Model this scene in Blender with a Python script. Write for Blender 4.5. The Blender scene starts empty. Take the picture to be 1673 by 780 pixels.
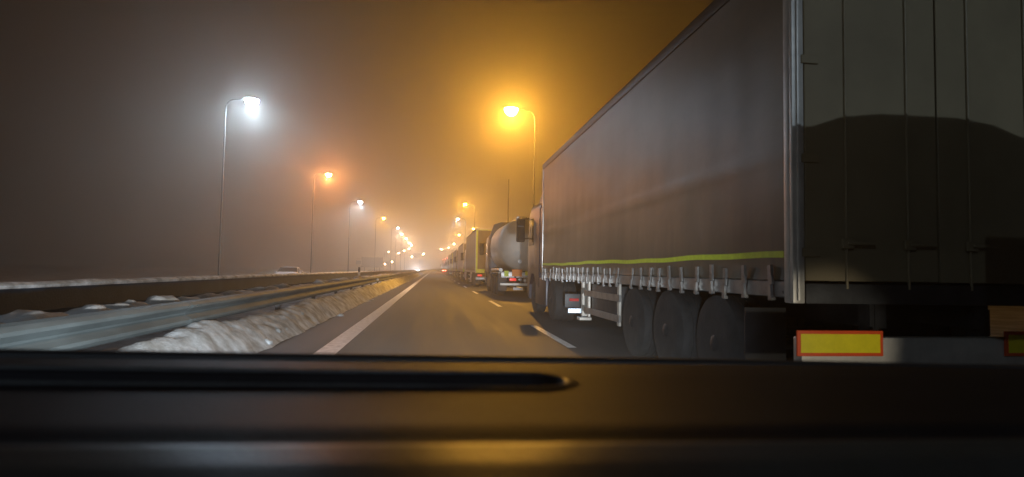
import bpy, bmesh, math, random
from mathutils import Vector, Matrix, noise
R_ = math.radians
random.seed(7)
S = bpy.context.scene
COL = S.collection

# ------------------------------------------------------------------ camera
cam_d = bpy.data.cameras.new('camera'); cam = bpy.data.objects.new('camera', cam_d); COL.objects.link(cam)
cam_d.sensor_width = 36; cam_d.lens = 21.52
cam_d.clip_start = .02; cam_d.clip_end = 3000
cam.matrix_world = (Matrix.Translation((0, 0, 1.2)) @ Matrix.Rotation(-R_(7.206), 4, 'Z')
                    @ Matrix.Rotation(R_(90 + 2.989), 4, 'X') @ Matrix.Rotation(R_(1.0), 4, 'Z'))
cam_d.dof.use_dof = True; cam_d.dof.focus_distance = 40; cam_d.dof.aperture_fstop = 2.6
S.camera = cam

# ------------------------------------------------------------------ world, exposure
W = bpy.data.worlds.new('World'); S.world = W; W.use_nodes = True
bg = W.node_tree.nodes['Background']
bg.inputs['Color'].default_value = (.95, .62, .30, 1); bg.inputs['Strength'].default_value = .003
S.view_settings.view_transform = 'Standard'; S.view_settings.look = 'None'
S.view_settings.exposure = 0.0; S.view_settings.gamma = 1; S.view_settings.use_curve_mapping = False
S.cycles.use_denoising = True
S.cycles.max_bounces = 5; S.cycles.diffuse_bounces = 2; S.cycles.glossy_bounces = 2
S.cycles.volume_bounces = 0; S.cycles.transmission_bounces = 2
S.cycles.sample_clamp_indirect = 2; S.cycles.sample_clamp_direct = 0
S.cycles.caustics_reflective = False; S.cycles.caustics_refractive = False
S.cycles.use_adaptive_sampling = False

HAZE = .0060
AMBER = (1.0, .47, .055)
ORANGE = (1.0, .36, .10)
WARM = (1.0, .60, .33)
WHITE = (.62, .80, 1.0)

# ------------------------------------------------------------------ materials
MATS = {}
def mat(name, col, rough=.6, metal=0., var=.15, scale=3., bump=.0, bscale=20., emit=None, estr=0., spec=.5, stretch=(1, 1, 1), col2=None):
    if name in MATS: return MATS[name]
    m = bpy.data.materials.new(name); m.use_nodes = True; nt = m.node_tree; b = nt.nodes['Principled BSDF']
    b.inputs['Roughness'].default_value = rough; b.inputs['Metallic'].default_value = metal
    b.inputs['Specular IOR Level'].default_value = spec
    tc = nt.nodes.new('ShaderNodeTexCoord'); mp = nt.nodes.new('ShaderNodeMapping'); mp.inputs['Scale'].default_value = stretch
    nt.links.new(tc.outputs['Object'], mp.inputs['Vector'])
    n = nt.nodes.new('ShaderNodeTexNoise'); n.inputs['Scale'].default_value = scale; n.inputs['Detail'].default_value = 6
    n.inputs['Roughness'].default_value = .62
    nt.links.new(mp.outputs['Vector'], n.inputs['Vector'])
    r = nt.nodes.new('ShaderNodeValToRGB'); nt.links.new(n.outputs['Fac'], r.inputs['Fac'])
    c2 = col2 or tuple(min(1, c * (1 + var)) for c in col)
    c1 = tuple(c * (1 - var) for c in col) if not col2 else col
    r.color_ramp.elements[0].position = .36; r.color_ramp.elements[1].position = .66
    r.color_ramp.elements[0].color = (*c1, 1); r.color_ramp.elements[1].color = (*c2, 1)
    nt.links.new(r.outputs['Color'], b.inputs['Base Color'])
    if bump:
        n2 = nt.nodes.new('ShaderNodeTexNoise'); n2.inputs['Scale'].default_value = bscale; n2.inputs['Detail'].default_value = 5
        nt.links.new(tc.outputs['Object'], n2.inputs['Vector'])
        bp = nt.nodes.new('ShaderNodeBump'); bp.inputs['Strength'].default_value = bump; bp.inputs['Distance'].default_value = .02
        nt.links.new(n2.outputs['Fac'], bp.inputs['Height']); nt.links.new(bp.outputs['Normal'], b.inputs['Normal'])
    if emit:
        b.inputs['Emission Color'].default_value = (*emit, 1); b.inputs['Emission Strength'].default_value = estr
    MATS[name] = m
    return m

M_asph = mat('asphalt', (.029, .030, .034), .66, 0, .3, 1.5, .35, 60, stretch=(1, .035, 1), col2=(.042, .044, .049))
nt_ = M_asph.node_tree; rr_ = nt_.nodes.new('ShaderNodeMapRange'); n_ = [q for q in nt_.nodes if q.type == 'TEX_NOISE'][0]
rr_.inputs['From Min'].default_value = .35; rr_.inputs['From Max'].default_value = .65; rr_.inputs['To Min'].default_value = .62; rr_.inputs['To Max'].default_value = .76
nt_.links.new(n_.outputs['Fac'], rr_.inputs['Value']); nt_.links.new(rr_.outputs['Result'], nt_.nodes['Principled BSDF'].inputs['Roughness'])
M_shld = mat('shoulder asphalt', (.040, .040, .042), .6, 0, .4, 2.0, .5, 50)
M_earth = mat('frozen verge', (.05, .045, .035), .9, 0, .5, .8, .6, 8, col2=(.22, .22, .22))
M_paint = mat('road paint', (.74, .75, .76), .5, 0, .25, 9, .2, 60)
M_snow = mat('packed snow', (.33, .32, .30), .85, 0, .3, 3.4, .8, 45, col2=(.82, .84, .86))
M_snowd = mat('snow with dead grass', (.20, .13, .06), .85, 0, .3, .8, .8, 14, col2=(.62, .62, .62))
M_galv = mat('galvanised steel', (.13, .155, .158), .62, .0, .35, 1.5, .1, 30, spec=.25, stretch=(1, .3, 1))
M_galvd = mat('weathered steel', (.16, .16, .16), .6, .5, .3, 3)
M_conc = mat('barrier concrete', (.026, .036, .052), .85, 0, .3, 1.5, .4, 25)
M_tarp = mat('grey brown tarpaulin', (.18, .138, .08), .44, 0, .20, .7, .12, 5, stretch=(1, .5, 1), spec=.38)
nt_ = M_tarp.node_tree; b_ = nt_.nodes['Principled BSDF']; L0 = b_.inputs['Base Color'].links[0].from_socket
tc_ = nt_.nodes.new('ShaderNodeTexCoord'); sx_ = nt_.nodes.new('ShaderNodeSeparateXYZ'); nt_.links.new(tc_.outputs['Object'], sx_.inputs[0])
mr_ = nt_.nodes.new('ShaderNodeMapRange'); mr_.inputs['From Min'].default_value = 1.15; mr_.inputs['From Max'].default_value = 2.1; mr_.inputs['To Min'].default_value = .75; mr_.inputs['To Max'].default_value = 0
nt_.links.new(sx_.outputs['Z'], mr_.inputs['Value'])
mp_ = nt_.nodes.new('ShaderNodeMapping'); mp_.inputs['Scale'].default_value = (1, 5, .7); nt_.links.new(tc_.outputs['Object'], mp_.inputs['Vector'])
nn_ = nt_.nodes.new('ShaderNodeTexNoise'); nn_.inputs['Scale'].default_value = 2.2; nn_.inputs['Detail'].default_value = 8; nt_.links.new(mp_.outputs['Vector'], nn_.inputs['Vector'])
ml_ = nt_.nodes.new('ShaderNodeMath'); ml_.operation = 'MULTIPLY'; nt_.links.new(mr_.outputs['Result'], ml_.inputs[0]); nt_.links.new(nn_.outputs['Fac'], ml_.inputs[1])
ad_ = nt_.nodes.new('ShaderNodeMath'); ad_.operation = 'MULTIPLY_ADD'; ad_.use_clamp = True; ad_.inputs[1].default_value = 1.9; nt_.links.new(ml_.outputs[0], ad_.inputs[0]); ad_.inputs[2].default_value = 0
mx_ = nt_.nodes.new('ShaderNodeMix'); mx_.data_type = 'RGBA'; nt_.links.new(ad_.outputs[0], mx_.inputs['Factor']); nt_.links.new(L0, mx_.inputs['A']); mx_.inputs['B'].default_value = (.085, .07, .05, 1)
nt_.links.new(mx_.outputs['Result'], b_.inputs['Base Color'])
M_tarp2 = mat('brown tarpaulin', (.10, .08, .06), .5, 0, .2, .7, .1, 5)
M_tarp3 = mat('pale tarpaulin', (.24, .215, .20), .5, 0, .2, .7, .1, 5)
M_tarp4 = mat('olive tarpaulin', (.13, .13, .06), .5, 0, .2, .7, .1, 5)
M_dark = mat('dark trim', (.018, .018, .02), .5, 0, .3, 5)
M_chas = mat('chassis paint', (.03, .03, .032), .55, .2, .35, 4, .1, 30)
M_rail = mat('dull aluminium', (.33, .32, .31), .38, .7, .2, 6)
M_post = mat('pale painted post', (.62, .57, .50), .4, .2, .15, 4)
M_door = mat('grey green door panel', (.27, .21, .12), .55, 0, .14, .9, .08, 6)
M_tyre = mat('tyre rubber', (.022, .022, .023), .85, 0, .3, 8, .3, 40)
M_rim = mat('dusty wheel rim', (.20, .20, .20), .55, .3, .2, 8)
M_tank = mat('brushed tank steel', (.50, .47, .43), .50, .10, .14, .9, .05, 4, stretch=(1, .4, 1))
M_glass = mat('cab glass', (.012, .014, .018), .08, 0, .1, 2, spec=.7)
M_cabw = mat('pale cab paint', (.34, .33, .33), .35, .1, .12, 2)
M_cabd = mat('dark cab paint', (.02, .02, .035), .4, .1, .2, 2)
M_cabr = mat('maroon cab paint', (.16, .035, .03), .3, .1, .2, 2)
M_lime = mat('lime reflective tape', (.72, .86, .05), .4, 0, .1, 14)
M_yel = mat('yellow reflective sheet', (.95, .78, .02), .4, 0, .05, 14)
M_redb = mat('red reflective border', (.85, .10, .02), .4, 0, .05, 14)
M_oran = mat('orange hazard plate', (1.0, .27, .03), .45, 0, .05, 14)
M_tail = mat('red tail lamp', (.5, .01, .01), .3, 0, .05, 5, emit=(1, .06, .05), estr=.9)
M_taildim = mat('unlit red lamp', (.42, .02, .02), .3, 0, .05, 5)
M_tailb = mat('bright red tail lamp', (.5, .01, .01), .3, 0, .05, 5, emit=(1, .10, .06), estr=160)
M_mark = mat('amber marker lamp', (.6, .3, .05), .3, 0, .05, 5, emit=(1, .55, .2), estr=25)
M_clear = mat('clear lamp lens', (.5, .5, .52), .15, 0, .05, 5)
M_wglow = mat('white lamp and plate glow', (.8, .8, .8), .3, 0, .02, 5, emit=(.55, .75, 1.0), estr=1.3)  # white glow of the side lamps, also put on the number plate
M_plate = mat('white number plate', (.75, .76, .78), .35, 0, .04, 5)
M_pole = mat('lamp pole steel', (.055, .054, .052), .5, .4, .15, 4)
M_polek = mat('dark mast steel', (.05, .045, .04), .6, .2, .15, 4)
M_hous = mat('lamp housing', (.2, .2, .2), .5, .3, .1, 4)
M_refl = mat('white reflector face', (.9, .9, .9), .3, 0, .02, 5)
M_wplas = mat('white plastic', (.85, .85, .85), .45, 0, .06, 6)
M_carw = mat('white car paint', (.8, .8, .84), .25, .1, .05, 3)
M_head = mat('lit headlamp', (.9, .9, .9), .2, 0, .02, 5, emit=(.85, .88, 1.0), estr=250)
M_headd = mat('dipped headlamp', (.9, .9, .9), .2, 0, .02, 5, emit=(.9, .95, 1.0), estr=14)
M_sign = mat('sign back sheet', (.10, .085, .07), .6, .3, .15, 2)
M_dash = mat('soft dashboard plastic', (.0055, .005, .0065), .55, 0, .3, 6, .25, 260, spec=.09)
M_pad = mat('smooth binnacle plastic', (.020, .020, .019), .36, 0, .3, 4, .15, 200, spec=.35)
M_dashs = mat('matt slot plastic', (.008, .008, .010), .8, 0, .1, 6)
M_seal = mat('windscreen rubber seal', (.008, .008, .009), .6, 0, .1, 6)
def lampmat(name, col, s):
    return mat(name, (.8, .8, .8), .3, 0, .02, 5, emit=col, estr=s)

# ------------------------------------------------------------------ mesh tools
class MB:
    def __init__(s): s.bm = bmesh.new()
    def add(s, vs, fs):
        v = [s.bm.verts.new(p) for p in vs]
        for f in fs:
            try: s.bm.faces.new([v[i] for i in f])
            except ValueError: pass
        return s
    def box(s, x0, x1, y0, y1, z0, z1, bev=0., seg=2, M=None):
        t = bmesh.new()
        bmesh.ops.create_cube(t, size=1)
        for v in t.verts:
            v.co = Vector(((x0 + x1) / 2 + v.co.x * (x1 - x0), (y0 + y1) / 2 + v.co.y * (y1 - y0), (z0 + z1) / 2 + v.co.z * (z1 - z0)))
        if bev: bmesh.ops.bevel(t, geom=t.edges[:], offset=bev, segments=seg, profile=.6, affect='EDGES')
        if M: bmesh.ops.transform(t, matrix=M, verts=t.verts)
        s.merge(t); return s
    def merge(s, t):
        t.verts.ensure_lookup_table(); t.verts.index_update()
        v = [s.bm.verts.new(q.co) for q in t.verts]
        for f in t.faces:
            try: s.bm.faces.new([v[q.index] for q in f.verts])
            except ValueError: pass
        t.free()
    def tube(s, pts, rad, n=10, caps=True):
        if not hasattr(rad, '__len__'): rad = [rad] * len(pts)
        pts = [Vector(p) for p in pts]; rings = []
        for i, p in enumerate(pts):
            d = (pts[min(i + 1, len(pts) - 1)] - pts[max(i - 1, 0)]).normalized()
            a = Vector((0, 0, 1)) if abs(d.z) < .9 else Vector((1, 0, 0))
            u = d.cross(a).normalized(); w = d.cross(u)
            rings.append([s.bm.verts.new(p + (u * math.cos(t) + w * math.sin(t)) * rad[i]) for t in [k * 2 * math.pi / n for k in range(n)]])
        for a, b in zip(rings, rings[1:]):
            for k in range(n): s.bm.faces.new((a[k], a[(k + 1) % n], b[(k + 1) % n], b[k]))
        if caps: s.bm.faces.new(rings[0]); s.bm.faces.new(rings[-1][::-1])
        return s
    def lathe_x(s, cx, cy, cz, prof, n=28):      # prof = list of (x, r) round the X axis
        rings = []
        for x, r in prof:
            rings.append([s.bm.verts.new((cx + x, cy + r * math.cos(t), cz + r * math.sin(t))) for t in [k * 2 * math.pi / n for k in range(n)]])
        for a, b in zip(rings, rings[1:]):
            for k in range(n): s.bm.faces.new((a[k], a[(k + 1) % n], b[(k + 1) % n], b[k]))
        s.bm.faces.new(rings[0]); s.bm.faces.new(rings[-1][::-1]); return s
    def loft(s, rings, closed=True, caps=True):
        rs = [[s.bm.verts.new(p) for p in r] for r in rings]
        for a, b in zip(rs, rs[1:]):
            n = len(a)
            for k in range(n if closed else n - 1): s.bm.faces.new((a[k], a[(k + 1) % n], b[(k + 1) % n], b[k]))
        if caps: s.bm.faces.new(rs[0]); s.bm.faces.new(rs[-1][::-1])
        return s
    def mesh(s, name, m, smooth=False):
        bmesh.ops.recalc_face_normals(s.bm, faces=s.bm.faces)
        me = bpy.data.meshes.new(name); s.bm.to_mesh(me); s.bm.free()
        me.materials.append(m)
        if smooth:
            me.polygons.foreach_set('use_smooth', [True] * len(me.polygons))
            me.set_sharp_from_angle(angle=R_(38))
        return me
    def build(s, name, m, parent=None, smooth=False, loc=None):
        o = bpy.data.objects.new(name, s.mesh(name, m, smooth)); COL.objects.link(o)
        if parent: o.parent = parent
        if loc: o.location = loc
        return o
def tag(o, label=None, cat=None, group=None, kind=None):
    if label: o['label'] = label
    if cat: o['category'] = cat
    if group: o['group'] = group
    if kind: o['kind'] = kind
    return o
def empty(name, loc, label, cat, group=None, rz=0):
    o = bpy.data.objects.new(name, None); COL.objects.link(o); o.location = loc; o.rotation_euler.z = rz
    return tag(o, label, cat, group)
def inst(me, name, parent, loc=(0, 0, 0), rot=(0, 0, 0)):
    o = bpy.data.objects.new(name, me); COL.objects.link(o); o.parent = parent; o.location = loc; o.rotation_euler = rot
    return o
def copy_tree(o, parent=None):
    c = o.copy(); COL.objects.link(c)
    if parent: c.parent = parent
    for ch in [x for x in ALL_CH.get(o.name, [])]: copy_tree(ch, c)
    return c
ALL_CH = {}
def index_children():
    ALL_CH.clear()
    for o in COL.objects:
        if o.parent: ALL_CH.setdefault(o.parent.name, []).append(o)

# ------------------------------------------------------------------ ground and road
def sheet(name, x0, x1, y0, y1, z, m, kind='structure', n=1):
    b = MB(); vs = []; fs = []
    for i in range(n + 1):
        y = y0 + (y1 - y0) * i / n
        vs += [(x0, y, z), (x1, y, z)]
    for i in range(n): fs.append((2 * i, 2 * i + 1, 2 * i + 3, 2 * i + 2))
    o = b.add(vs, fs).build(name, m)
    if kind: o['kind'] = kind
    return o
LOW = -.3
sheet('ground', -900, 900, -80, 1800, -.42, M_earth)
b = MB()      # carriageway bed: solid slab, top at z = 0
b.box(-2.6, 6.6, -80, 1200, -.40, 0)
tag(b.build('road', M_asph), kind='structure')
b = MB(); b.box(-5.3, -2.6, -80, 1200, -.40, -.03)
tag(b.build('median', M_earth), kind='structure')
b = MB(); b.box(-15.0, -5.7, -80, 1200, -.41, LOW)
tag(b.build('opposite_road', M_asph), kind='structure')
b = MB(); b.box(6.6, 14, -80, 1200, -.40, -.05)
tag(b.build('verge', M_earth), kind='structure')

def line_strip(name, x, w, y0, y1, label, group=None):
    b = MB(); n = max(1, int((y1 - y0) / 3)); vs = []; fs = []
    for i in range(n + 1):
        y = y0 + (y1 - y0) * i / n; j = random.uniform(-.006, .006)
        vs += [(x - w / 2 + j, y, .005), (x + w / 2 + j, y, .005)]
    for i in range(n): fs.append((2 * i, 2 * i + 1, 2 * i + 3, 2 * i + 2))
    o = b.add(vs, fs).build(name, M_paint); tag(o, kind='structure'); return o
line_strip('edge_line', -1.47, .30, -20, 700, '')
for k in range(-2, 30):
    y = 9.5 + 10.6 * k
    line_strip('lane_dash', 2.19, .14, y, y + 3.8, '')
line_strip('edge_line', 6.15, .2, -20, 500, '')
line_strip('edge_line', -1.47, .30, -60, -21, '')
b = MB(); b.add([(-6.6, -20, LOW + .005), (-6.35, -20, LOW + .005), (-6.35, 700, LOW + .005), (-6.6, 700, LOW + .005)], [(0, 1, 2, 3)])
tag(b.build('edge_line', M_paint), kind='structure')

# ------------------------------------------------------------------ snow bank at the left edge of the road
def snow_strip(name, xa, xb, y0, y1, prof, m, step, nx=14, amp=1., seed=0.):
    b = MB(); rows = []; y = y0
    while y < y1:
        row = []
        for i in range(nx + 1):
            t = i / nx; x = xa + (xb - xa) * t
            e = noise.noise(Vector((seed, y * .9, 3.1))) * .10 + noise.noise(Vector((seed, y * 3.1, 7.7))) * .05
            x2 = x + e * (1 - abs(2 * t - 1) * .0) * amp * (t if xb > xa else 1)
            h = prof(t) * (1 + .22 * amp * noise.noise(Vector((x * 1.6, y * .55, seed))))
            h += amp * .03 * abs(noise.noise(Vector((x * 2.6, y * 1.5, seed + 2)))) * (prof(t) > .08) + amp * prof(t) * (.13 * noise.noise(Vector((x * 5, y * 2.4, 5 + seed))) + .07 * noise.noise(Vector((x * 12, y * 7, 9 + seed))))
            row.append(b.bm.verts.new((x2, y, h)))
        rows.append(row); y += step * (1 if y < 30 else 2.5 if y < 80 else 8)
    for a, c in zip(rows, rows[1:]):
        for i in range(nx): b.bm.faces.new((a[i], a[i + 1], c[i + 1], c[i]))
    o = b.build(name, m, smooth=False)
    for p in o.data.polygons: p.use_smooth = True
    return o
def pbank(t):       # t 0 at the rail, 1 at the road
    return -.04 + .46 * max(0, math.sin(math.pi * (.30 + .70 * t))) ** 1.3 * (1 - .25 * t)
sbk = snow_strip('snow_bank', -3.12, -2.30, -6, 260, pbank, M_snow, .06, 22)
tag(sbk, 'ridge of dirty ploughed snow along the foot of the near guardrail', 'snow', kind='stuff')
t_ = bmesh.new(); t_.from_mesh(sbk.data); MBK = MB(); MBK.merge(t_)
for k in range(30):
    y = 3 + 62 * random.random() ** 1.7; u = random.random() ** .7
    x = -3.08 + .82 * u; r = random.uniform(.03, .085) * (1 + .5 * random.random())
    q = bmesh.new(); bmesh.ops.create_icosphere(q, subdivisions=2, radius=1); off = Vector((k * 1.37, k * .71, 0))
    zb = pbank(min(1, max(0, (x + 3.12) / .82)))
    for v in q.verts:
        nn = 1 + .45 * noise.noise(v.co * 1.6 + off)
        v.co = Vector((x + v.co.x * r * 1.1 * nn, y + v.co.y * r * 1.4 * nn, max(zb * .80 - .015, -.0) + v.co.z * r * .8 * nn))
    MBK.merge(q)
MBK.bm.to_mesh(sbk.data); MBK.bm.free()
for p in sbk.data.polygons: p.use_smooth = True
def pmed(t): return .02 + .16 * math.sin(math.pi * t) ** .6
tag(snow_strip('median_snow', -5.25, -3.12, -6, 260, pmed, M_snowd, .16, 16, 1.6, 4.), 'patchy snow and dead grass between the two barriers', 'snow', kind='stuff')

# ------------------------------------------------------------------ guardrails and median barrier
def wbeam(x, y0, y1, ztop, face):   # face +1 = bulges towards +x
    prof = [(-.0, .31), (.045, .29), (.083, .255), (.083, .225), (.03, .19), (0, .165), (0, .145), (.03, .12), (.083, .085), (.083, .055), (.045, .02), (0, 0)]
    b = MB(); rings = []
    ys = [y0]
    while ys[-1] < y1: ys.append(ys[-1] + 4)
    for y in ys:
        o = [(x + face * p[0], y, ztop - .31 + p[1]) for p in prof]
        i = [(x + face * (p[0] - .006), y, ztop - .31 + p[1]) for p in prof[::-1]]
        rings.append(o + i)
    b.loft(rings); return b
gr = empty('guardrail', (-3.2, -8, 0), 'double sided steel guardrail nearest the car, snow banked against its foot', 'guardrail')
def up(o, root): o.parent = root; o.matrix_parent_inverse = Matrix.Translation(-root.location); return o
up(wbeam(-3.02, -8, 280, .76, 1).build('beam', M_galv), gr)
up(wbeam(-3.72, -8, 280, .74, -1).build('beam', M_galvd), gr)
pm = MB().box(-.05, .05, -.03, .03, -.3, .70, .006, 1).mesh('post', M_galvd)
sm = MB().box(-.33, .33, -.045, .045, .50, .60, .008, 1).mesh('spacer', M_galvd)
y = -6
while y < 270 and y < 190:
    up(inst(pm, 'post', None, (-3.37, y, 0)), gr); up(inst(sm, 'spacer', None, (-3.37, y, 0)), gr); y += 4.0
sp_ = wbeam(0, -.17, .17, .76, 1)
bmesh.ops.scale(sp_.bm, vec=(1, .085, 1), verts=sp_.bm.verts)
for q in range(5): sp_.box(.084, .094, -.14 + q * .07 - .008, -.14 + q * .07 + .008, .69 - (q % 2) * .17, .706 - (q % 2) * .17)
spm = sp_.mesh('splice_plate', M_galv)
y = -4.0
while y < 100: up(inst(spm, 'splice_plate', None, (-3.016, y, .0)), gr); y += 4.0
# lumps of snow caught on the rail between the two beams
b = MB(); y = -4.; k = 0
while y < 150:
    L = random.uniform(.16, .42); hgt = random.uniform(.07, .17); cx = -3.34 + random.uniform(-.12, .10)
    t = bmesh.new(); bmesh.ops.create_icosphere(t, subdivisions=3, radius=1)
    for v in t.verts:
        q = v.co.copy(); nn = 1 + .30 * noise.noise(q * 1.7 + Vector((k * 3.1, 0, 0))) + .15 * noise.noise(q * 4 + Vector((0, k, 0)))
        v.co = Vector((cx + q.x * .22 * nn, y + q.y * L * nn, .655 + max(q.z, -.35) * hgt * nn))
    b.merge(t); y += L * 1.1 + random.uniform(.2, .7) * (1 if y < 60 else 2); k += 1
o = b.build('snow_lumps', M_snowd); tag(o, 'lumps of snow caught along the top of the near guardrail', 'snow', kind='stuff')
for p in o.data.polygons: p.use_smooth = True

cb = empty('concrete_barrier', (-5.5, -8, LOW), 'low dark concrete barrier with a cap of snow beyond the steel guardrail', 'barrier')
b = MB(); rings = []
for y in range(-8, 190, 6):
    rings.append([(-5.78, y, -.38), (-5.78, y, -.2), (-5.62, y, .0), (-5.58, y, .85), (-5.42, y, .85), (-5.38, y, .0), (-5.30, y, -.2), (-5.30, y, -.38)])
b.loft(rings); up(b.build('wall', M_conc), cb)
b = MB(); y = -8.; rows = []
while y < 186:
    n1 = noise.noise(Vector((0, y * .7, 0))); n2 = noise.noise(Vector((5, y * 2.3, 0)))
    h = .085 + .025 * n1 + .018 * n2; w = .125 + .02 * n2
    rows.append([(-5.5 - w, y, .852), (-5.5 - w - .015, y, .852 + h * .55), (-5.5 - w * .6, y, .852 + h), (-5.5 + w * .6, y, .852 + h * .96), (-5.5 + w + .015, y, .852 + h * .5), (-5.5 + w, y, .852)])
    y += .25 if y < 40 else 2
b.loft(rows); up(b.build('snow_cap', M_snow, smooth=True), cb)

# delineator and rail reflector
dp = empty('delineator_post', (-4.3, 36.4, 0), 'white plastic delineator post with a black head standing behind the near guardrail', 'marker post')
b = MB(); b.loft([[(-.06, -.02, z), (0, -.045, z), (.06, -.02, z), (.06, .02, z), (-.06, .02, z)] for z in (0, .95)]); b.build('post_body', M_wplas, dp)
b = MB(); b.loft([[(-.062, -.022, z), (0, -.047, z), (.062, -.022, z), (.062, .022, z), (-.062, .022, z)] for z in (.951, 1.05)] + [[(-.05, -.015, 1.24), (0, -.035, 1.24), (.05, -.015, 1.24), (.05, .02, 1.22), (-.05, .02, 1.22)]]); b.build('post_head', M_dark, dp)
MB().box(-.05, .05, -.056, -.048, .72, .92).build('reflector', M_refl, dp)
rf = empty('rail_reflector', (-2.93, 33.0, .60), 'small round white reflector fixed to the near guardrail ahead of the post', 'reflector')
MB().box(-.06, .06, -.01, .01, -.055, .055, .02, 2).build('reflector_face', M_refl, rf)
MB().box(-.07, -.0, .012, .03, -.02, .02).build('bracket', M_galvd, rf)

# ------------------------------------------------------------------ street lamps
POLES = {}
def lamp(x, y, h, side, kind, label, watts, group, arm=1.65, es=None, rad=.22, light=True, bowl=1.0):
    """x,y of the luminaire; side = +1 pole stands to the right (larger x)"""
    col = {'amber': AMBER, 'orange': ORANGE, 'white': WHITE, 'warm': WARM}[kind]
    z0 = LOW if x < -5.5 else -.05
    if abs(x) > 15: z0 = -.42
    root = empty('street_lamp', (x + side * arm, y, z0), label, 'street lamp', group)
    H = h - z0
    key = ('pole', round(H, 1), side, round(arm, 2))
    if key not in POLES:
        b = MB(); zs = [0, .6, .62, H * .5, H - .6]; rs = [.10, .10, .065, .055, .045]
        b.tube([(0, 0, z) for z in zs], rs, 10)
        POLES[key] = b.mesh('pole', M_pole, True)
        b = MB(); pts = []
        for i in range(9):
            t = i / 8 * math.pi / 2
            pts.append((-side * .5 * (1 - math.cos(t)), 0, H - .6 + .65 * math.sin(t)))
        pts.append((-side * (arm - .25), 0, H + .12))
        b.tube(pts, .042, 8); POLES[key + ('a',)] = b.mesh('arm', M_pole, True)
    inst(POLES[key], 'pole', root); inst(POLES[key + ('a',)], 'arm', root)
    hk = ('head', side)
    if hk not in POLES:
        b = MB(); rings = []
        for u, w, t in [(-.40, .05, .03), (-.34, .13, .07), (-.1, .17, .11), (.2, .16, .11), (.36, .10, .08), (.42, .05, .05)]:
            rings.append([(-side * -u, w * math.cos(a), t * max(0, math.sin(a)) + .0) for a in [k * math.pi / 8 for k in range(9)]])
        b.loft(rings); POLES[hk] = b.mesh('lamp_head', M_hous, True)
    hd = inst(POLES[hk], 'lamp_head', root, (-side * arm, 0, H + .10))
    if es is None: es = 60
    key = ('bowl', kind, es, bowl, rad, light)
    if key not in POLES:
        t = MB(); q = bmesh.new(); bmesh.ops.create_uvsphere(q, u_segments=16, v_segments=8, radius=1)
        ls = .26 * bowl
        for v in q.verts: v.co = Vector((v.co.x * ls, v.co.y * ls, -.005 + min(v.co.z, 0) * ls))
        t.merge(q); POLES[key] = t.mesh('lens', lampmat(f'lit {kind} lamp lens {es}', col, es), True)
    inst(POLES[key], 'lens', hd)
    if light:
        if kind == 'white':
            L = bpy.data.lights.new('lamp_light', 'SPOT'); L.spot_size = R_(174); L.spot_blend = .45
        else:
            L = bpy.data.lights.new('lamp_light', 'POINT')
        pass
        L.energy = watts; L.color = col; L.shadow_soft_size = .07
        lo = bpy.data.objects.new('lamp_light', L); COL.objects.link(lo); lo.location = (x, y, h + .09 - .26 * bowl - .09)
    return root
GR = 'street lamps over the lorry queue'; GL = 'street lamps along the far side of the opposite carriageway'; GF = 'small distant lamps low in the fog'
P = 4000
lamp(4.96, 40.9, 12.1, 1, 'amber', 'big amber street lamp glowing brightest above the lorries, its pole beside the nearest trailer', P * 1.75, GR, es=500, rad=.46, bowl=1.8)
lamp(4.86, 101, 12, 1, 'amber', 'amber street lamp second in brightness above the lorries, left of the thin dark mast', P * 1.2, GR, es=300)
lamp(4.80, 131, 12, 1, 'white', 'only white street lamp on the lorry side of the road', P, GR, es=250)
lamp(10.1, 161, 12, 1, 'amber', 'amber street lamp just clearing the roof of the yellow edged trailer', P, GR, es=300)
lamp(7.5, 191, 12, 1, 'amber', 'amber street lamp just under the white one on the lorry side', P, GR, es=300)
lamp(7.46, 235, 11, 1, 'warm', 'upper one of two close small lamps above the middle of the lorry queue', P, GR, es=500)
lamp(6.26, 276, 11, 1, 'warm', 'lower one of two close small lamps above the middle of the lorry queue', P, GR, es=600)
lamp(3.4, 290, 10.5, 1, 'warm', 'farthest lamp of the lorry side row, nearest to the end of the road', P, GR, es=600)
lamp(5.2, -19, 12, 1, 'white', 'white street lamp behind the camera on the lorry side', P * 1.15, GR)
lamp(-12.5, -17, 12, -1, 'white', 'white street lamp behind the camera on the opposite side', P * .3, GL)
lamp(-12.47, 42.7, 12.3, -1, 'white', 'largest white street lamp, high at the upper left of the picture', P * .95, GL, es=400, rad=.46, bowl=1.7)
lamp(-12.48, 73.3, 12, -1, 'orange', 'orange street lamp between the two brightest white lamps on the left', P * 1.3, GL, es=300, rad=.26, bowl=1.3)
lamp(-12.31, 103, 12, -1, 'white', 'second largest white street lamp on the left, right of the orange one', P * 1.7, GL, es=300, rad=.28, bowl=1.3)
lamp(-11.05, 134.7, 12, -1, 'amber', 'amber street lamp right of the second largest white lamp', P * .9, GL, es=300)
lamp(-9.86, 166, 12, -1, 'white', 'small white street lamp third in size on the left, heading the distant string', P * 1.2, GL, es=400)
lamp(-9.8, 185, 11.5, -1, 'warm', 'first yellow lamp directly below the small white lamp on the left', P, GL, es=450)
lamp(-9.7, 212, 11.5, -1, 'warm', 'second yellow lamp below the small white lamp on the left', P, GL, es=500)
lamp(-9.5, 236, 11, -1, 'warm', 'third yellow lamp down the distant left string', P, GL, es=500)
lamp(-9.3, 252, 10.8, -1, 'warm', 'fourth and lowest yellow lamp of the tight distant left string', P, GL, es=600)
lamp(-11.6, 285, 10.3, -1, 'warm', 'small lamp just left of the foot of the tight distant left string', P * .4, GF, es=500, light=False)
lamp(-14.5, 300, 9.8, -1, 'warm', 'small lamp left of the tight string and level with its lower end', P * .4, GF, es=500, light=False)
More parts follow.
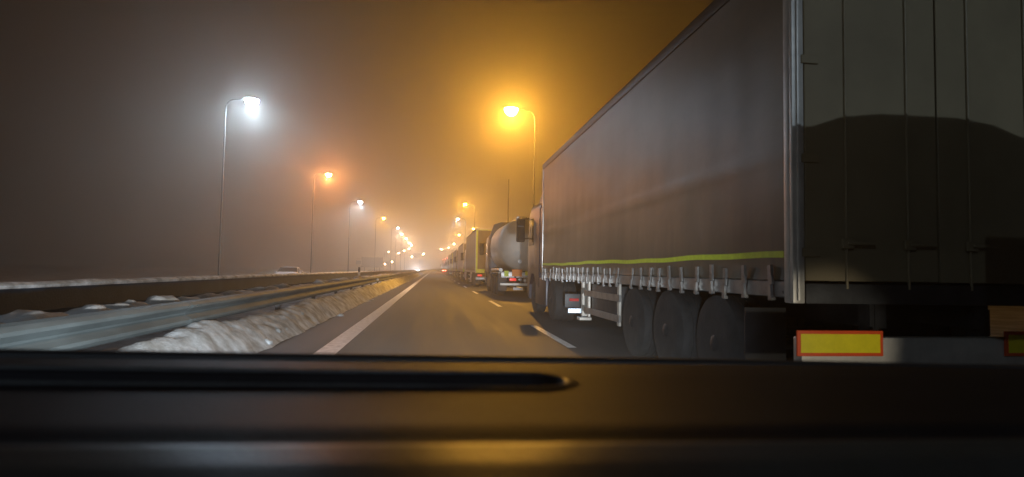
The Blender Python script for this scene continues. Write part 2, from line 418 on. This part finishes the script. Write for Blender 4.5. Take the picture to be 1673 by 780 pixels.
lamp(-10.8, 303, 7, -1, 'warm', 'small lone lamp low between the left string and the end of the road', P * .4, GF, es=700, light=False)
lamp(-5.0, 282, 8, -1, 'warm', 'small lone lamp straight above the far end of the white line', P * .4, GF, es=700, light=False)
lamp(-15.71, 276, 8, -1, 'warm', 'small lamp on a visible thin pole right of the dark sign', P * .4, GF, es=450, light=False)
lamp(-19.1, 218, 4.5, -1, 'warm', 'small low lamp shining over the top of the dark distant sign', P * .4, GF, es=200, light=False, arm=.7)
lamp(-17.6, 264, 4.0, -1, 'warm', 'small low lamp just right of the dark distant sign', P * .4, GF, es=300, light=False, arm=.7)
lamp(-21.7, 278, 3.0, -1, 'warm', 'lowest small lamp, beside the right edge of the dark distant sign', P * .4, GF, es=350, light=False, arm=.7)
lamp(-18.9, 259, 8, -1, 'warm', 'faint lamp on a thin pole above the right end of the dark distant sign', P * .4, GF, es=120, light=False)

# thin unlit mast behind the lorries
ms = empty('mast', (7.4, 62, -.05), 'thin dark unlit mast rising behind the silver tanker', 'mast')
MB().tube([(0, 0, 0), (0, 0, 5), (0, 0, 10.6)], [.12, .09, .05], 8).build('pole', M_polek, ms, True)
MB().box(-.16, .16, -.16, .16, 0, .03).build('base_plate', M_polek, ms)

# distant sign seen from behind
sg = empty('road_sign', (-17.6, 180, LOW), 'dark rectangular road sign in the fog on the far left of the opposite road', 'road sign')
MB().box(-3.1, 2.9, -.03, .03, 1.7, 4.6, .02, 1).build('panel', M_sign, sg)
for px_ in (-2.2, 2.1): MB().tube([(px_, .1, -.1), (px_, .1, 4.4)], .08, 8).build('post', M_polek, sg)
MB().box(-4.6, -3.2, -.03, .03, 2.5, 3.6, .02, 1).build('side_panel', M_sign, sg)
for z in (2.3, 4.0): MB().box(-4.5, 2.8, .04, .09, z, z + .09).build('crossbar', M_polek, sg)

# ------------------------------------------------------------------ wheels
CACHE = {}
def wheel(root, x, y, r=.5, w=.36, side=-1, name='wheel'):
    key = ('w', r, w, side)
    if key not in CACHE:
        a = MB(); h = w / 2
        a.lathe_x(0, 0, 0, [(-h, r * .58), (-h - .005, r * .80), (-h + .03, r * .97), (-h + .07, r), (-.06, r), (-.055, r - .015), (-.045, r - .015), (-.04, r), (.04, r), (.045, r - .015), (.055, r - .015), (.06, r), (h - .07, r), (h - .03, r * .97), (h + .005, r * .80), (h, r * .58)], 36)
        t = a.mesh('tyre', M_tyre, True)
        c = MB(); s = side
        c.lathe_x(0, 0, 0, [(s * (h - .05), r * .1), (s * (h - .055), r * .34), (s * (h - .09), r * .38), (s * (h - .15), r * .50), (s * (h - .03), r * .555), (s * (h - .008), r * .575), (s * (h - .2), r * .578)][::1], 30)
        for k in range(10):
            a_ = k * math.pi / 5; yy, zz = r * .28 * math.cos(a_), r * .28 * math.sin(a_)
            c.tube([(s * (h - .06), yy, zz), (s * (h - .025), yy, zz)], .018, 6)
        q = c.mesh('rim', M_rim, True)
        c = MB(); c.lathe_x(0, 0, 0, [(s * (h - .05), r * .20), (s * (h - .0), r * .17), (s * (h + .02), r * .10)], 16)
        hub = c.mesh('hub', M_chas, True)
        CACHE[key] = (t, q, hub)
    e = bpy.data.objects.new(name, None); COL.objects.link(e); e.parent = root; e.location = (x, y, r)
    t, q, hub = CACHE[key]
    inst(t, 'tyre', e); inst(q, 'rim', e); inst(hub, 'hub', e)
    return e

# ------------------------------------------------------------------ tractor unit
def ybox(name, m, root, x0, x1, y0, y1, z0, z1, bev=0., seg=2):
    return MB().box(x0, x1, y0, y1, z0, z1, bev, seg).build(name, m, root, bool(bev))
def tractor(root, L, cabm, deflector=True, low=False, detail=True):
    """L = y of the trailer front; adds the tractor's parts to root (one articulated vehicle)"""
    y0 = L + .42; y1 = y0 + 2.15; top = 3.0 if not low else 3.52
    # cab shell, a lofted body with a raked front and rounded roof edges
    rings = []
    for x, ins in [(-1.25, .10), (-1.22, .04), (-1.12, 0)] + ([(-.9, 0), (-.6, 0), (-.3, 0), (.3, 0), (.6, 0), (.9, 0)] if low else []) + [(1.12, 0), (1.22, .04), (1.25, .10)]:
        zt = top + .1 - ins * 1.6 - (.40 * (abs(x) / 1.25) ** 3 if low else 0)
        rings.append([(x, y0 + ins * .4, .75), (x, y0 + ins * .4, zt - .05), (x, y0 + .12, zt), (x, y1 - .55, zt + (.08 if abs(x) < 1.2 else .02)), (x, y1 - .30, zt - .12), (x, y1 - .06 - ins, 1.95), (x, y1 - ins, 1.55), (x, y1 - ins, .55), (x, y1 - .2, .42), (x, y1 - .45, .42), (x, y1 - .50, .80), (x, y1 - .85, 1.12), (x, y1 - 1.25, 1.12), (x, y1 - 1.6, .85)])
    cab = MB().loft(rings).build('cab', cabm, root, True)
    b = MB(); b.add([(-1.08, y1 - .035, 2.0), (1.08, y1 - .035, 2.0), (1.0, y1 - .255, top - .06), (-1.0, y1 - .255, top - .06), (-1.08, y1 - .05, 2.0), (1.08, y1 - .05, 2.0), (1.0, y1 - .28, top - .06), (-1.0, y1 - .28, top - .06)], [(0, 1, 2, 3), (4, 5, 6, 7), (0, 1, 5, 4), (1, 2, 6, 5), (2, 3, 7, 6), (3, 0, 4, 7)])
    b.build('windscreen', M_glass, cab)
    ybox('grille', M_dark, cab, -.85, .85, y1 - .01, y1 + .02, .85, 1.45, .008, 1)
    ybox('bumper', M_dark, cab, -1.22, 1.22, y1 - .35, y1 + .05, .36, .70, .04)
    for s in (-1, 1):
        xa = s * 1.252
        b = MB(); w = s * .006
        pts = [(y1 - 1.15, 1.95), (y1 - .30, 1.95), (y1 - .42, 2.72), (y1 - 1.15, 2.72)]
        b.loft([[(xa + s * .0, p[0], p[1]) for p in pts], [(xa + w, p[0], p[1]) for p in pts]]); b.build('side_window', M_glass, cab)
        ybox('headlamp', M_clear, cab, s * 1.0 - .16, s * 1.0 + .16, y1 - .02, y1 + .062, .62, .82, .02)
        # fairing and fuel tank between the axles
        ybox('side_fairing', cabm, root, min(s * 1.14, s * 1.24), max(s * 1.14, s * 1.24), y0 - 1.0, y0 + .62, .30, 1.02, .03)
        ybox('fuel_tank', M_rail, root, min(s * .55, s * 1.12), max(s * .55, s * 1.12), y0 - .9, y0 + .25, .38, .98, .09, 3)
        ybox('mudguard', M_dark, root, min(s * .85, s * 1.24), max(s * .85, s * 1.24), L - 1.85, L - .60, 1.06, 1.10, .012)
        wheel(root, s * 1.04, y1 - 1.05, .5, .32, s)
        wheel(root, s * .95, L - 1.2, .5, .56, s)
        # mirror on its two arms
        mr = bpy.data.objects.new('mirror', None); COL.objects.link(mr); mr.parent = root; mr.location = (s * 1.50, y1 - .22, 2.42)
        MB().box(-.13, .13, -.06, .09, -.36, .36, .055, 3).build('mirror_housing', M_dark, mr, True)
        MB().box(-.105, .105, -.068, -.062, -.32, .10, .0).build('mirror_glass', M_glass, mr)
        MB().box(-.105, .105, -.068, -.062, .13, .32, .0).build('wide_angle_glass', M_glass, mr)
        b = MB()
        for z in (.30, -.30): b.tube([(-s * .27, .02, z + .06), (-s * .1, .03, z + .04), (0, .03, z)], .022, 8)
        b.build('mirror_arm', M_dark, mr, True)
    ybox('chassis_rail', M_chas, root, -.45, -.35, L - 2.2, y1 - .6, .75, 1.0)
    ybox('chassis_rail', M_chas, root, .35, .45, L - 2.2, y1 - .6, .75, 1.0)
    ybox('fifth_wheel', M_chas, root, -.34, .34, L - 1.6, L - .8, 1.003, 1.06, .01)
    if deflector:
        rings = []
        for x, k in [(-1.18, .0), (-1.0, .78), (-.6, .97), (0, 1.0), (.6, .97), (1.0, .78), (1.18, .0)]:
            h = (.85 - .1) * k + .04
            rings.append([(x, y0 + .02, top - .02), (x, y0 + .02, top + h + .1), (x, y0 + .12, top + h + .1), (x, y0 + .75, top + h * .80 + .04), (x, y0 + 1.3, top + h * .38 + .02), (x, y0 + 1.6, top + .02)])
        MB().loft(rings).build('wind_deflector', cabm, root, True)
    for s in (-1, 1):
        ybox('air_fairing', cabm, root, min(s * 1.18, s * 1.235), max(s * 1.18, s * 1.235), y0 - .35, y0 - .01, 1.15, top - .1, .02, 2)

# ------------------------------------------------------------------ curtain sided trailer truck
def tarp_side(s, L, H, z0, seed):
    b = MB(); ny = int(L / .12); nz = 34; rows = []
    for i in range(ny + 1):
        y = .14 + (L - .28) * i / ny; row = []
        for k in range(nz + 1):
            z = z0 + (H - .14 - z0) * k / nz
            q = (y / .62) % 1.0
            d = .004 * math.sin(math.pi * q) * math.sin(math.pi * k / nz) ** .5
            d += .022 * noise.noise(Vector((y * .45, z * .8, seed))) + .006 * noise.noise(Vector((y * 1.3, z * 2.2, seed + 4)))
            d += .010 * math.exp(-((z - 2.18 - .05 * noise.noise(Vector((y * .3, 0, seed)))) / .035) ** 2)
            if k == 0 or k == nz: d = 0
            row.append(b.bm.verts.new((s * (1.262 + d), y, z)))
        rows.append(row)
    for a, c in zip(rows, rows[1:]):
        for i in range(nz): b.bm.faces.new((a[i], a[i + 1], c[i + 1], c[i]))
    return b.mesh('curtain', MATS['grey brown tarpaulin'], True)
def axle_group(root, ys, s_all=(-1, 1)):
    for y in ys:
        for s in s_all: wheel(root, s * 1.05, y, .5, .38, s)
        MB().tube([(-.85, y, .5), (.85, y, .5)], .065, 8).build('axle', M_chas, root, True)
def truck(yr, L, H, label, tarp, cabm, near=False, outline=False, tail='dim', deflector=True, low=False, x=4.075, doorm=None, stripe=False):
    root = empty('curtain_side_truck', (x, yr, 0), label, 'lorry', 'lorries queueing nose to tail in the right lane')
    z0 = 1.16
    seed = yr * .37
    for s in (-1, 1):
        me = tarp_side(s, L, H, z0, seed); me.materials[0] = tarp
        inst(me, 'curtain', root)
        ybox('side_rail', M_rail, root, min(s * 1.19, s * 1.272), max(s * 1.19, s * 1.272), .10, L - .04, 1.02, 1.155, .008, 1)
        ybox('roof_rail', M_dark, root, min(s * 1.2, s * 1.275), max(s * 1.2, s * 1.275), .02, L, H - .135, H + .01, .02)
        ybox('front_post', M_rail, root, min(s * 1.2, s * 1.27), max(s * 1.2, s * 1.27), L - .13, L, 1.157, H - .137, .01)
    ybox('roof', M_tarp2, root, -1.198, 1.198, .06, L - .02, H - .06, H - .01, .01)
    ybox('front_wall', M_door, root, -1.195, 1.195, L - .06, L - .02, 1.1, H - .062)
    ybox('floor', M_dark, root, -1.185, 1.185, .05, L, 1.04, 1.14)
    for s in (-1, 1): ybox('chassis_rail', M_chas, root, s * .45 - .05, s * .45 + .05, .10, L - 2.4 if True else L, .78, 1.035)
    # rear frame
    for s in (-1, 1):
        b = MB()
        xo = s * 1.275
        b.box(min(xo, xo - s * .10), max(xo, xo - s * .10), .0, .045, .98, H - .01, .012, 2)
        b.box(min(xo + s * .002, xo - s * .045), max(xo + s * .002, xo - s * .045), .047, .125, .98, H - .14, .012, 2)
        b.box(min(xo - s * .03, xo - s * .065), max(xo - s * .03, xo - s * .065), -.022, .0, 1.0, H - .03, .008, 2)
        b.build('rear_post', M_post, root, True)
        dr = ybox('rear_door', doorm or M_door, root, min(s * .008, s * 1.165), max(s * .008, s * 1.165), .004, .04, 1.16, H - .14, .006, 1)
        if near or yr < 50:
            for xx in (.28, .82):
                MB().tube([(s * xx, -.006, 1.10), (s * xx, -.006, H - .15)], .011, 8).build('locking_bar', M_door, dr, True)
                b = MB(); b.box(s * xx - .05, s * xx + .05, -.035, -.005, 1.42, 1.50, .01, 2); b.box(s * xx - .012, s * xx + .22, -.055, -.04, 1.45, 1.475, .004, 1)
                b.build('handle', M_door, dr, True)
            for zz in (1.35, 2.1, 2.9, H - .4):
                ybox('hinge', M_door, dr, min(s * 1.05, s * 1.2), max(s * 1.05, s * 1.2), -.012, .002, zz, zz + .07, .004, 1)
    ybox('rear_header', M_post, root, -1.172, 1.172, .0, .05, H - .135, H - .005, .01)
    ybox('rear_sill', M_chas, root, -1.172, 1.172, -.01, .06, .98, 1.14, .01)
    # rear underrun bumper, lamps, plates
    ybox('bumper', M_post if near else M_rail, root, -1.22, 1.22, -.02, .10, .50, .72, .02)
    for s in (-1, 1):
        ybox('bumper_bracket', M_chas, root, s * .5 - .04, s * .5 + .04, .11, .25, .52, .98)
        xa, xb = sorted((s * .54, s * 1.27))
        if near:
            mp_ = ybox('marking_plate', M_redb, root, xa, xb, -.040, -.024, .575, .775, .004, 1)
            ybox('plate_face', M_yel, mp_, xa + .03, xb - .03, -.0435, -.0405, .602, .748)
        else:
            tm = {'dim': M_tail, 'bright': M_tailb}[tail]
            ybox('tail_lamp', tm, root, s * .95 - .16, s * .95 + .16, -.045, -.022, .76, .88, .01)
            ybox('marking_plate', M_lime, root, s * .92 - .30, s * .92 + .30, -.028, -.012, 1.0, 1.26)
        ybox('mudflap', M_dark, root, s * 1.05 - .2, s * 1.05 + .2, .80, .815, .22, .9)
        if tail == 'bright': ybox('marker_lamp', M_tailb, root, s * 1.1 - .05, s * 1.1 + .05, -.03, -.001, H - .11, H - .03)
    if not near: ybox('number_plate', M_plate, root, -.26, .26, -.05, -.035, .80, .91)
    if outline:
        for s in (-1,):
            ybox('contour_tape', M_lime, root, -1.25, -1.12, -.029, -.0255, 1.15, H - .13)
        ybox('contour_tape', M_lime, root, -1.1, 1.1, -.008, -.003, H - .12, H - .07)
    if stripe:      # lime tape that follows the curtain
        b = MB(); ny = int(L / .12); rings = []
        for i in range(ny + 1):
            y = .16 + (L - .32) * i / ny; q = (y / .62) % 1.0
            z = 1.365 + .008 * math.sin(y * 1.3) + .005 * math.sin(y * 4.1)
            k = (z - z0) / (H - .14 - z0)
            d = .004 * math.sin(math.pi * q) * math.sin(math.pi * k) ** .5 + .022 * noise.noise(Vector((y * .45, z * .8, seed))) + .006 * noise.noise(Vector((y * 1.3, z * 2.2, seed + 4)))
            xx = -(1.262 + d)
            rings.append([(xx - .003, y, z - .027), (xx - .004, y, z + .027), (xx + .012, y, z + .027), (xx + .012, y, z - .027)])
        b.loft(rings).build('reflective_stripe', M_lime, root)
    if near:        # straps with buckles hanging over the side rail
        for s in (-1,):
            n = int((L - .6) / .36)
            b = MB(); b.box(-.012, .012, -.024, .024, .06, .165); b.box(-.012, .012, -.034, .034, .0, .075, .006, 1); b.box(-.02, .004, -.022, .022, -.10, .0); b.box(-.02, .02, -.03, .03, -.13, -.10, .004, 1)
            stm = b.mesh('strap', M_rail, False)
            for i in range(n + 1):
                if random.random() < .12: continue
                inst(stm, 'strap', root, (s * 1.285, .35 + i * .36 + random.uniform(-.06, .06), 1.115 + random.uniform(-.025, .02)), (random.uniform(-.18, .18), random.uniform(-.06, .06), 0))
        b = MB(); b.box(-1.279, -1.273, .14, L - .1, 1.055, 1.075); b.build('rail_lip', M_rail, root)
    axle_group(root, (1.45, 2.76, 4.07))
    # side guard
    for s in (-1, 1):
        xa = s * 1.20
        g = bpy.data.objects.new('side_guard', None); COL.objects.link(g); g.parent = root
        for z in (.42, .74): MB().box(xa - .015, xa + .015, 4.75, L - 4.0 if L > 12.5 else 7.0, z, z + .11, .006, 1).build('guard_rail', M_rail, g)
        for y in (4.85, 6.75): MB().box(xa - s * .02 - .02, xa - s * .02 + .02, y - .05, y + .05, .36, 1.02, .005, 1).build('guard_post', M_post, g)
    for s in (-1, 1):
        b = MB(); b.box(s * .95 - .06, s * .95 + .06, L - 3.5, L - 3.38, .28, 1.0, .01, 1); b.box(s * .95 - .13, s * .95 + .13, L - 3.56, L - 3.32, .20, .26, .01, 1)
        b.build('landing_leg', M_post, root)
    tractor(root, L, cabm, deflector, low)
    return root

# the nearest lorry
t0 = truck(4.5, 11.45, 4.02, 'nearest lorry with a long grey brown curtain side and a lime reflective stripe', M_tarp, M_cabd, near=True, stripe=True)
ybox('pallet_box', M_chas, t0, -1.16, -.5, 4.9, 6.6, .44, .98, .02)
ybox('lamp_bar', M_dark, t0, -1.25, -.6, 8.52, 8.56, .42, .72, .01)
lp = ybox('number_plate', M_wglow, t0, -1.18, -.80, 8.50, 8.515, .31, .40)  # plate glows by itself, standing in for lamp light falling on it
ybox('side_marker', M_taildim, t0, -1.16, -.95, 8.495, 8.518, .56, .62, .004, 1)
for i, y in enumerate((8.2, 5.4)): ybox('side_lamp', M_wglow, t0, -1.288, -1.279, y, y + .02, .985, 1.01)
# the one that follows it, out of the picture; its cab shades the rear doors of the nearest lorry
truck(-11.4, 10.9, 3.9, 'lorry waiting behind the nearest lorry, its cab level with the camera', M_tarp2, M_cabw, deflector=False, low=True)

truck(42.0, 13.0, 4.05, 'brown curtain lorry ahead of the tanker, rear door edged with yellow tape', M_tarp2, M_cabw, outline=True)
truck(60.5, 13.0, 3.85, 'pale greyish lorry directly ahead of the yellow edged one', M_tarp3, M_cabd)
truck(79.2, 13.0, 3.75, 'dark brown lorry third ahead of the tanker', M_tarp2, M_cabr)
truck(98, 13.0, 3.9, 'olive lorry fourth ahead of the tanker with a lit lime plate', M_tarp4, M_cabw, outline=True)
truck(117, 13.0, 4.0, 'brown lorry fifth ahead of the tanker', M_tarp2, M_cabw)
truck(136, 13.0, 3.8, 'pale lorry sixth ahead of the tanker, fading into fog', M_tarp3, M_cabw, tail='bright')
truck(155, 13.0, 4.0, 'seventh lorry ahead of the tanker, a dim shape with red lamps', M_tarp2, M_cabw, tail='bright', x=3.9)
truck(175, 13.0, 4.0, 'farthest lorry of the queue, only its red lamps showing through the fog', M_tarp2, M_cabw, tail='bright', x=3.6)

# ------------------------------------------------------------------ tanker
def tanker(yr):
    root = empty('tanker_truck', (4.24, yr, 0), 'silver road tanker ahead of the nearest lorry with an orange hazard plate', 'tanker lorry', 'lorries queueing nose to tail in the right lane')
    L = 5.2; cz = 2.42; rx = 1.25; rz = 1.24
    rings = []
    prof = [(-.02, .02), (-.0, .25), (.06, .55), (.16, .80), (.30, .94), (.48, 1.0)]
    st = [(y, k) for y, k in prof] + [(1.8, 1.0), (3.2, 1.0)] + [(L - .0 - y, k) for y, k in prof[::-1]]
    n = 48
    for y, k in st:
        e = []
        for i in range(n):
            a = i * 2 * math.pi / n; c, s_ = math.cos(a), math.sin(a)
            ex = .86
            e.append((rx * k * math.copysign(abs(c) ** ex, c), y, cz + rz * k * math.copysign(abs(s_) ** ex, s_)))
        rings.append(e)
    tk = MB().loft(rings).build('tank', M_tank, root, True)
    pass
    ybox('walkway', M_rail, root, -.4, .4, .8, L - .8, cz + rz - .02, cz + rz + .05, .01)
    for y in (1.6, 3.4): MB().tube([(0, y, cz + rz + .05), (0, y, cz + rz + .17)], [.28, .25], 20).build('manhole_lid', M_rail, root, True)
    for s in (-1, 1):
        ybox('chassis_rail', M_chas, root, s * .45 - .06, s * .45 + .06, .1, L, .85, 1.22)
        ybox('mudguard', M_rail, root, s * 1.05 - .2, s * 1.05 + .2, .55, 3.0, 1.06, 1.10, .015)
        MB().tube([(s * 1.12, .6, 1.22), (s * 1.12, L - .6, 1.22)], .09, 14).build('hose_tube', M_rail, root, True)
        ybox('mudflap', M_dark, root, s * 1.05 - .2, s * 1.05 + .2, .42, .435, .25, 1.05)
        ybox('tail_lamp', M_tail if s < 0 else M_taildim, root, s * .62 - .15, s * .62 + .15, -.05, -.02, .72, .84, .01)
        ybox('reverse_lamp', M_clear, root, s * .28 - .07, s * .28 + .07, -.05, -.02, .72, .84, .01)
        pass
    axle_group(root, (1.1, 2.41))
    b = MB()
    for s in (-1, 1): b.box(s * .5 - .04, s * .5 + .04, -.01, .08, .4, 1.15)
    b.build('bumper_bracket', M_chas, root)
    ybox('rear_panel', M_rail, root, -1.15, 1.15, .08, .12, .86, 1.14, .01)
    ybox('bumper', M_post, root, -1.2, 1.2, -.02, .09, .50, .62, .02)
    ybox('hazard_plate', M_oran, root, -.66, -.20, -.03, -.018, .93, 1.25, .008, 1)
    ybox('marking_plate', M_yel, root, -.05, .42, -.03, -.018, .98, 1.16)
    ybox('marking_plate', M_lime, root, -1.02, -.82, -.03, -.018, .92, 1.18)
    ybox('number_plate', M_plate, root, -.60, -.15, -.05, -.035, .30, .42)
    b = MB()        # ladder on the rear dish
    for xx in (.45, .80): b.tube([(xx, -.08, .85), (xx, -.10, 2.6), (xx, .1, 3.55), (xx, .5, 3.75)], .022, 8)
    for z in [1.1 + .28 * i for i in range(8)]: b.tube([(.45, -.09 if z < 2.8 else .0, z), (.80, -.09 if z < 2.8 else .0, z)], .016, 6)
    b.build('ladder', M_rail, root, True)
    MB().tube([(-.3, -.07, 1.62), (-.3, .05, 1.62)], .10, 16).build('valve_cap', M_rail, root, True)
    tractor(root, L, M_cabd, True)
    return root
tanker(28.1)

# ------------------------------------------------------------------ cars on the other carriageway
def car(x, y, z, label, m, lampm, group='cars on the opposite road'):
    root = empty('car', (x, y, z), label, 'car', group, math.pi)      # nose towards the camera
    # side profile (y forward, z)
    prof = [(-2.1, .35, .72), (-2.15, .62, .80), (-2.08, .95, .82), (-1.55, 1.08, .80), (-.95, 1.44, .62), (-.2, 1.50, .60), (.35, 1.44, .62), (1.05, 1.02, .80), (1.75, .88, .80), (2.1, .70, .76), (2.15, .45, .72), (2.05, .25, .70)]
    rings = []
    for y_, zt, w in prof:
        a = .9
        ring = [(-a, y_, .25), (-a, y_, min(zt, .62)), (-a * .985, y_, min(zt, .92)), (-w, y_, zt - .02), (-w * .8, y_, zt), (w * .8, y_, zt), (w, y_, zt - .02), (a * .985, y_, min(zt, .92)), (a, y_, min(zt, .62)), (a, y_, .25)]
        rings.append(ring)
    body = MB().loft(rings).build('body', m, root, True)
    MB().add([(-.70, .40, 1.425), (.70, .40, 1.425), (.80, 1.0, 1.062), (-.80, 1.0, 1.062)], [(0, 1, 2, 3)]).build('windscreen', M_glass, body, loc=(0, .012, .012))
    for s in (-1, 1):
        xx = s * .80
        MB().add([(s * .665, -.85, 1.36), (s * .665, .25, 1.38), (s * .87, .80, .97), (s * .87, -1.2, .97)], [(0, 1, 2, 3)]).build('side_window', M_glass, body, loc=(s * .02, 0, .01))
        MB().box(s * .64 - .17, s * .64 + .17, 2.02, 2.165, .56, .70, .03, 2).build('headlight', lampm, body, True)
        MB().box(s * 1.0 - .09, s * 1.0 + .09, .62, .74, .95, 1.08, .03, 2).build('mirror', m, body, True)
        for yy in (-1.35, 1.35): wheel(root, s * .80, yy, .32, .2, s)
    MB().box(-.4, .4, 2.14, 2.17, .40, .52, .01, 1).build('grille', M_dark, body)
    return root
car(-12.35, 55, LOW, 'pale car coming the other way, its roof showing over the snow capped barrier', M_carw, M_headd)
car(-7.0, 250, LOW + .3, 'distant oncoming car whose headlights glow bluish white beyond the barrier', M_carw, M_head)
def beam(loc, tgt, watts, size, blend, col, rad=.06, name='headlight_beam'):
    L = bpy.data.lights.new(name, 'SPOT'); L.energy = watts; L.spot_size = R_(size); L.spot_blend = blend; L.color = col; L.shadow_soft_size = rad
    o = bpy.data.objects.new(name, L); COL.objects.link(o); o.location = loc
    o.rotation_euler = (Vector(tgt) - Vector(loc)).to_track_quat('-Z', 'Y').to_euler(); return o
for s in (-1, 1):
    beam((-7.0 + s * .64, 247.7, .35), (-3.0, 100, 1.0), 20000, 22, .6, (.80, .85, 1.0))
    beam((-12.35 + s * .64, 52.6, .33), (-12.2, 20, -.3), 60, 50, .8, (.9, .95, 1.0))
# the camera car's own dipped headlamps, lighting the road, the snow and the tail of the lorry
for s in (-1, 1):
    beam((.33 + s * .65, 1.95, .68), (-1.8 + s * .6, 11, .1), 1250, 94, .9, (.84, .93, 1.0), .07)
    beam((.33 + s * .60, 1.96, .68), (1.4 + s * 1.3, 40, 1.0), 4600, 26, .9, (.86, .93, 1.0), .06)
# unseen narrow spot added to brighten the rear plate of the nearest lorry
beam((3.15, 2.35, .55), (3.10, 4.46, .67), 42, 34, .6, (1.0, .93, .75), .04, 'plate_fill_spot')

# ------------------------------------------------------------------ dashboard of the camera car
db = empty('dashboard', (.33, .7, .6), 'black dashboard top of the car the picture is taken from', 'dashboard')
def dash_mesh():
    # base height along y, drawn through (y, z)
    key = [(.36, .985), (.46, 1.006), (.56, 1.030), (.600, 1.0345), (.612, 1.0335), (.622, 1.0340), (.640, 1.0385), (.655, 1.0405), (.72, 1.0400), (.86, 1.0405), (.96, 1.0415), (1.04, 1.040), (1.12, 1.0365)]
    def base(y):
        for (a, za), (c, zc) in zip(key, key[1:]):
            if y <= c: return za + (zc - za) * max(0, (y - a)) / (c - a)
        return key[-1][1]
    ys = []; y = .36
    while y < 1.121:
        ys.append(y); y += .006 if not (.59 < y < .67 or .82 < y < 1.0) else .0035
    xs = []; x = -.95
    while x <= 1.75: xs.append(x); x += .01 if not (.0 < x < .32) else .005
    b = MB(); grid = []
    for y in ys:
        row = []
        for x in xs:
            # slot: rounded box, centre line y .905, right end near x = .20
            hy = .052; cy = .905; x1 = .195; x0 = -1.6
            qx = max(abs(x - (x0 + x1) / 2) - (x1 - x0) / 2 + hy, 0); qy = abs(y - cy)
            d = math.hypot(qx, max(qy - hy * 0, 0)) - hy if qx > 0 else qy - hy
            z = base(y)
            lip = .0045 * math.exp(-((d - .010) / .008) ** 2)
            k = min(1, max(0, (-d) / .016)); k = k * k * (3 - 2 * k)
            z += lip - .035 * k
            z += .0035 * math.exp(-((x - .9) / .5) ** 2) + .0025 * math.sin(x * 1.7)
            row.append(b.bm.verts.new((x, y, z)))
        for v in row: v.co.z -= .017 * (v.co.x + .2)
        grid.append(row)
    for a, c in zip(grid, grid[1:]):
        for i in range(len(xs) - 1): b.bm.faces.new((a[i], a[i + 1], c[i + 1], c[i]))
    f0 = [b.bm.verts.new((x, .34, .55)) for x in (xs[0], xs[-1])]
    b.bm.faces.new([f0[0], f0[1]] + grid[0][::-1])
    return b
o = dash_mesh().build('dash_top', M_dash, None); up(o, db)
o.data.materials.append(M_pad)
for p in o.data.polygons: p.material_index = 1 if p.center.y < .612 else 0
for p in o.data.polygons: p.use_smooth = True
o = MB().box(-1.0, .20, .87, .94, 1.006, 1.010).build('defroster_slot', M_dashs); up(o, db)
def slot_ring(off):
    pts = []
    for i in range(30): pts.append((-.93 + (.143 + .93) * i / 29, .905 - .052 - off))
    for i in range(1, 16): a = -math.pi / 2 + math.pi * i / 16; pts.append((.143 + (.052 + off) * math.cos(a), .905 + (.052 + off) * math.sin(a)))
    for i in range(30): pts.append((.143 - (.143 + .93) * i / 29, .905 + .052 + off))
    return [(x, y, 1.0425 - .017 * (x + .2)) for x, y in pts]
up(MB().tube(slot_ring(.006), .0042, 8).build('slot_highlight_trim', M_pad, None, True), db)  # satin ring added so the slot's rim catches the lamp highlight
# rubber seal and cowl at the foot of the windscreen
b = MB(); rings = []
for i in range(61):
    x = -.95 + 2.7 * i / 60; yy = 1.155 - .02 * ((x - .4) / 1.3) ** 2
    zz = 1.037 - .017 * (x + .2) + .0008 * math.sin(x * 3)
    rings.append([(x, yy + .022 * math.cos(a), zz - .006 + .014 * math.sin(a)) for a in [k * math.pi / 5 for k in range(10)]])
up(MB().loft(rings).build('windscreen_seal', M_seal, None, True), db)
b = MB(); b.box(-.95, 1.75, 1.16, 1.30, .55, 1.000, .01, 2); up(b.build('cowl', M_seal, None, True), db)

# ------------------------------------------------------------------ haze
b = MB(); b.box(-420, 420, -70, 1100, -1.5, 27)
hz = b.build('haze', M_dash); hz['kind'] = 'stuff'
hm = bpy.data.materials.new('fog'); hm.use_nodes = True; nt = hm.node_tree; nt.nodes.clear()
out = nt.nodes.new('ShaderNodeOutputMaterial'); pv = nt.nodes.new('ShaderNodeVolumePrincipled')
pv.inputs['Color'].default_value = (.95, .90, .80, 1); pv.inputs['Density'].default_value = HAZE; pv.inputs['Anisotropy'].default_value = .74
nt.links.new(pv.outputs['Volume'], out.inputs['Volume'])
hm.cycles.homogeneous_volume = True; hm.cycles.volume_sampling = 'EQUIANGULAR'
hz.data.materials[0] = hm
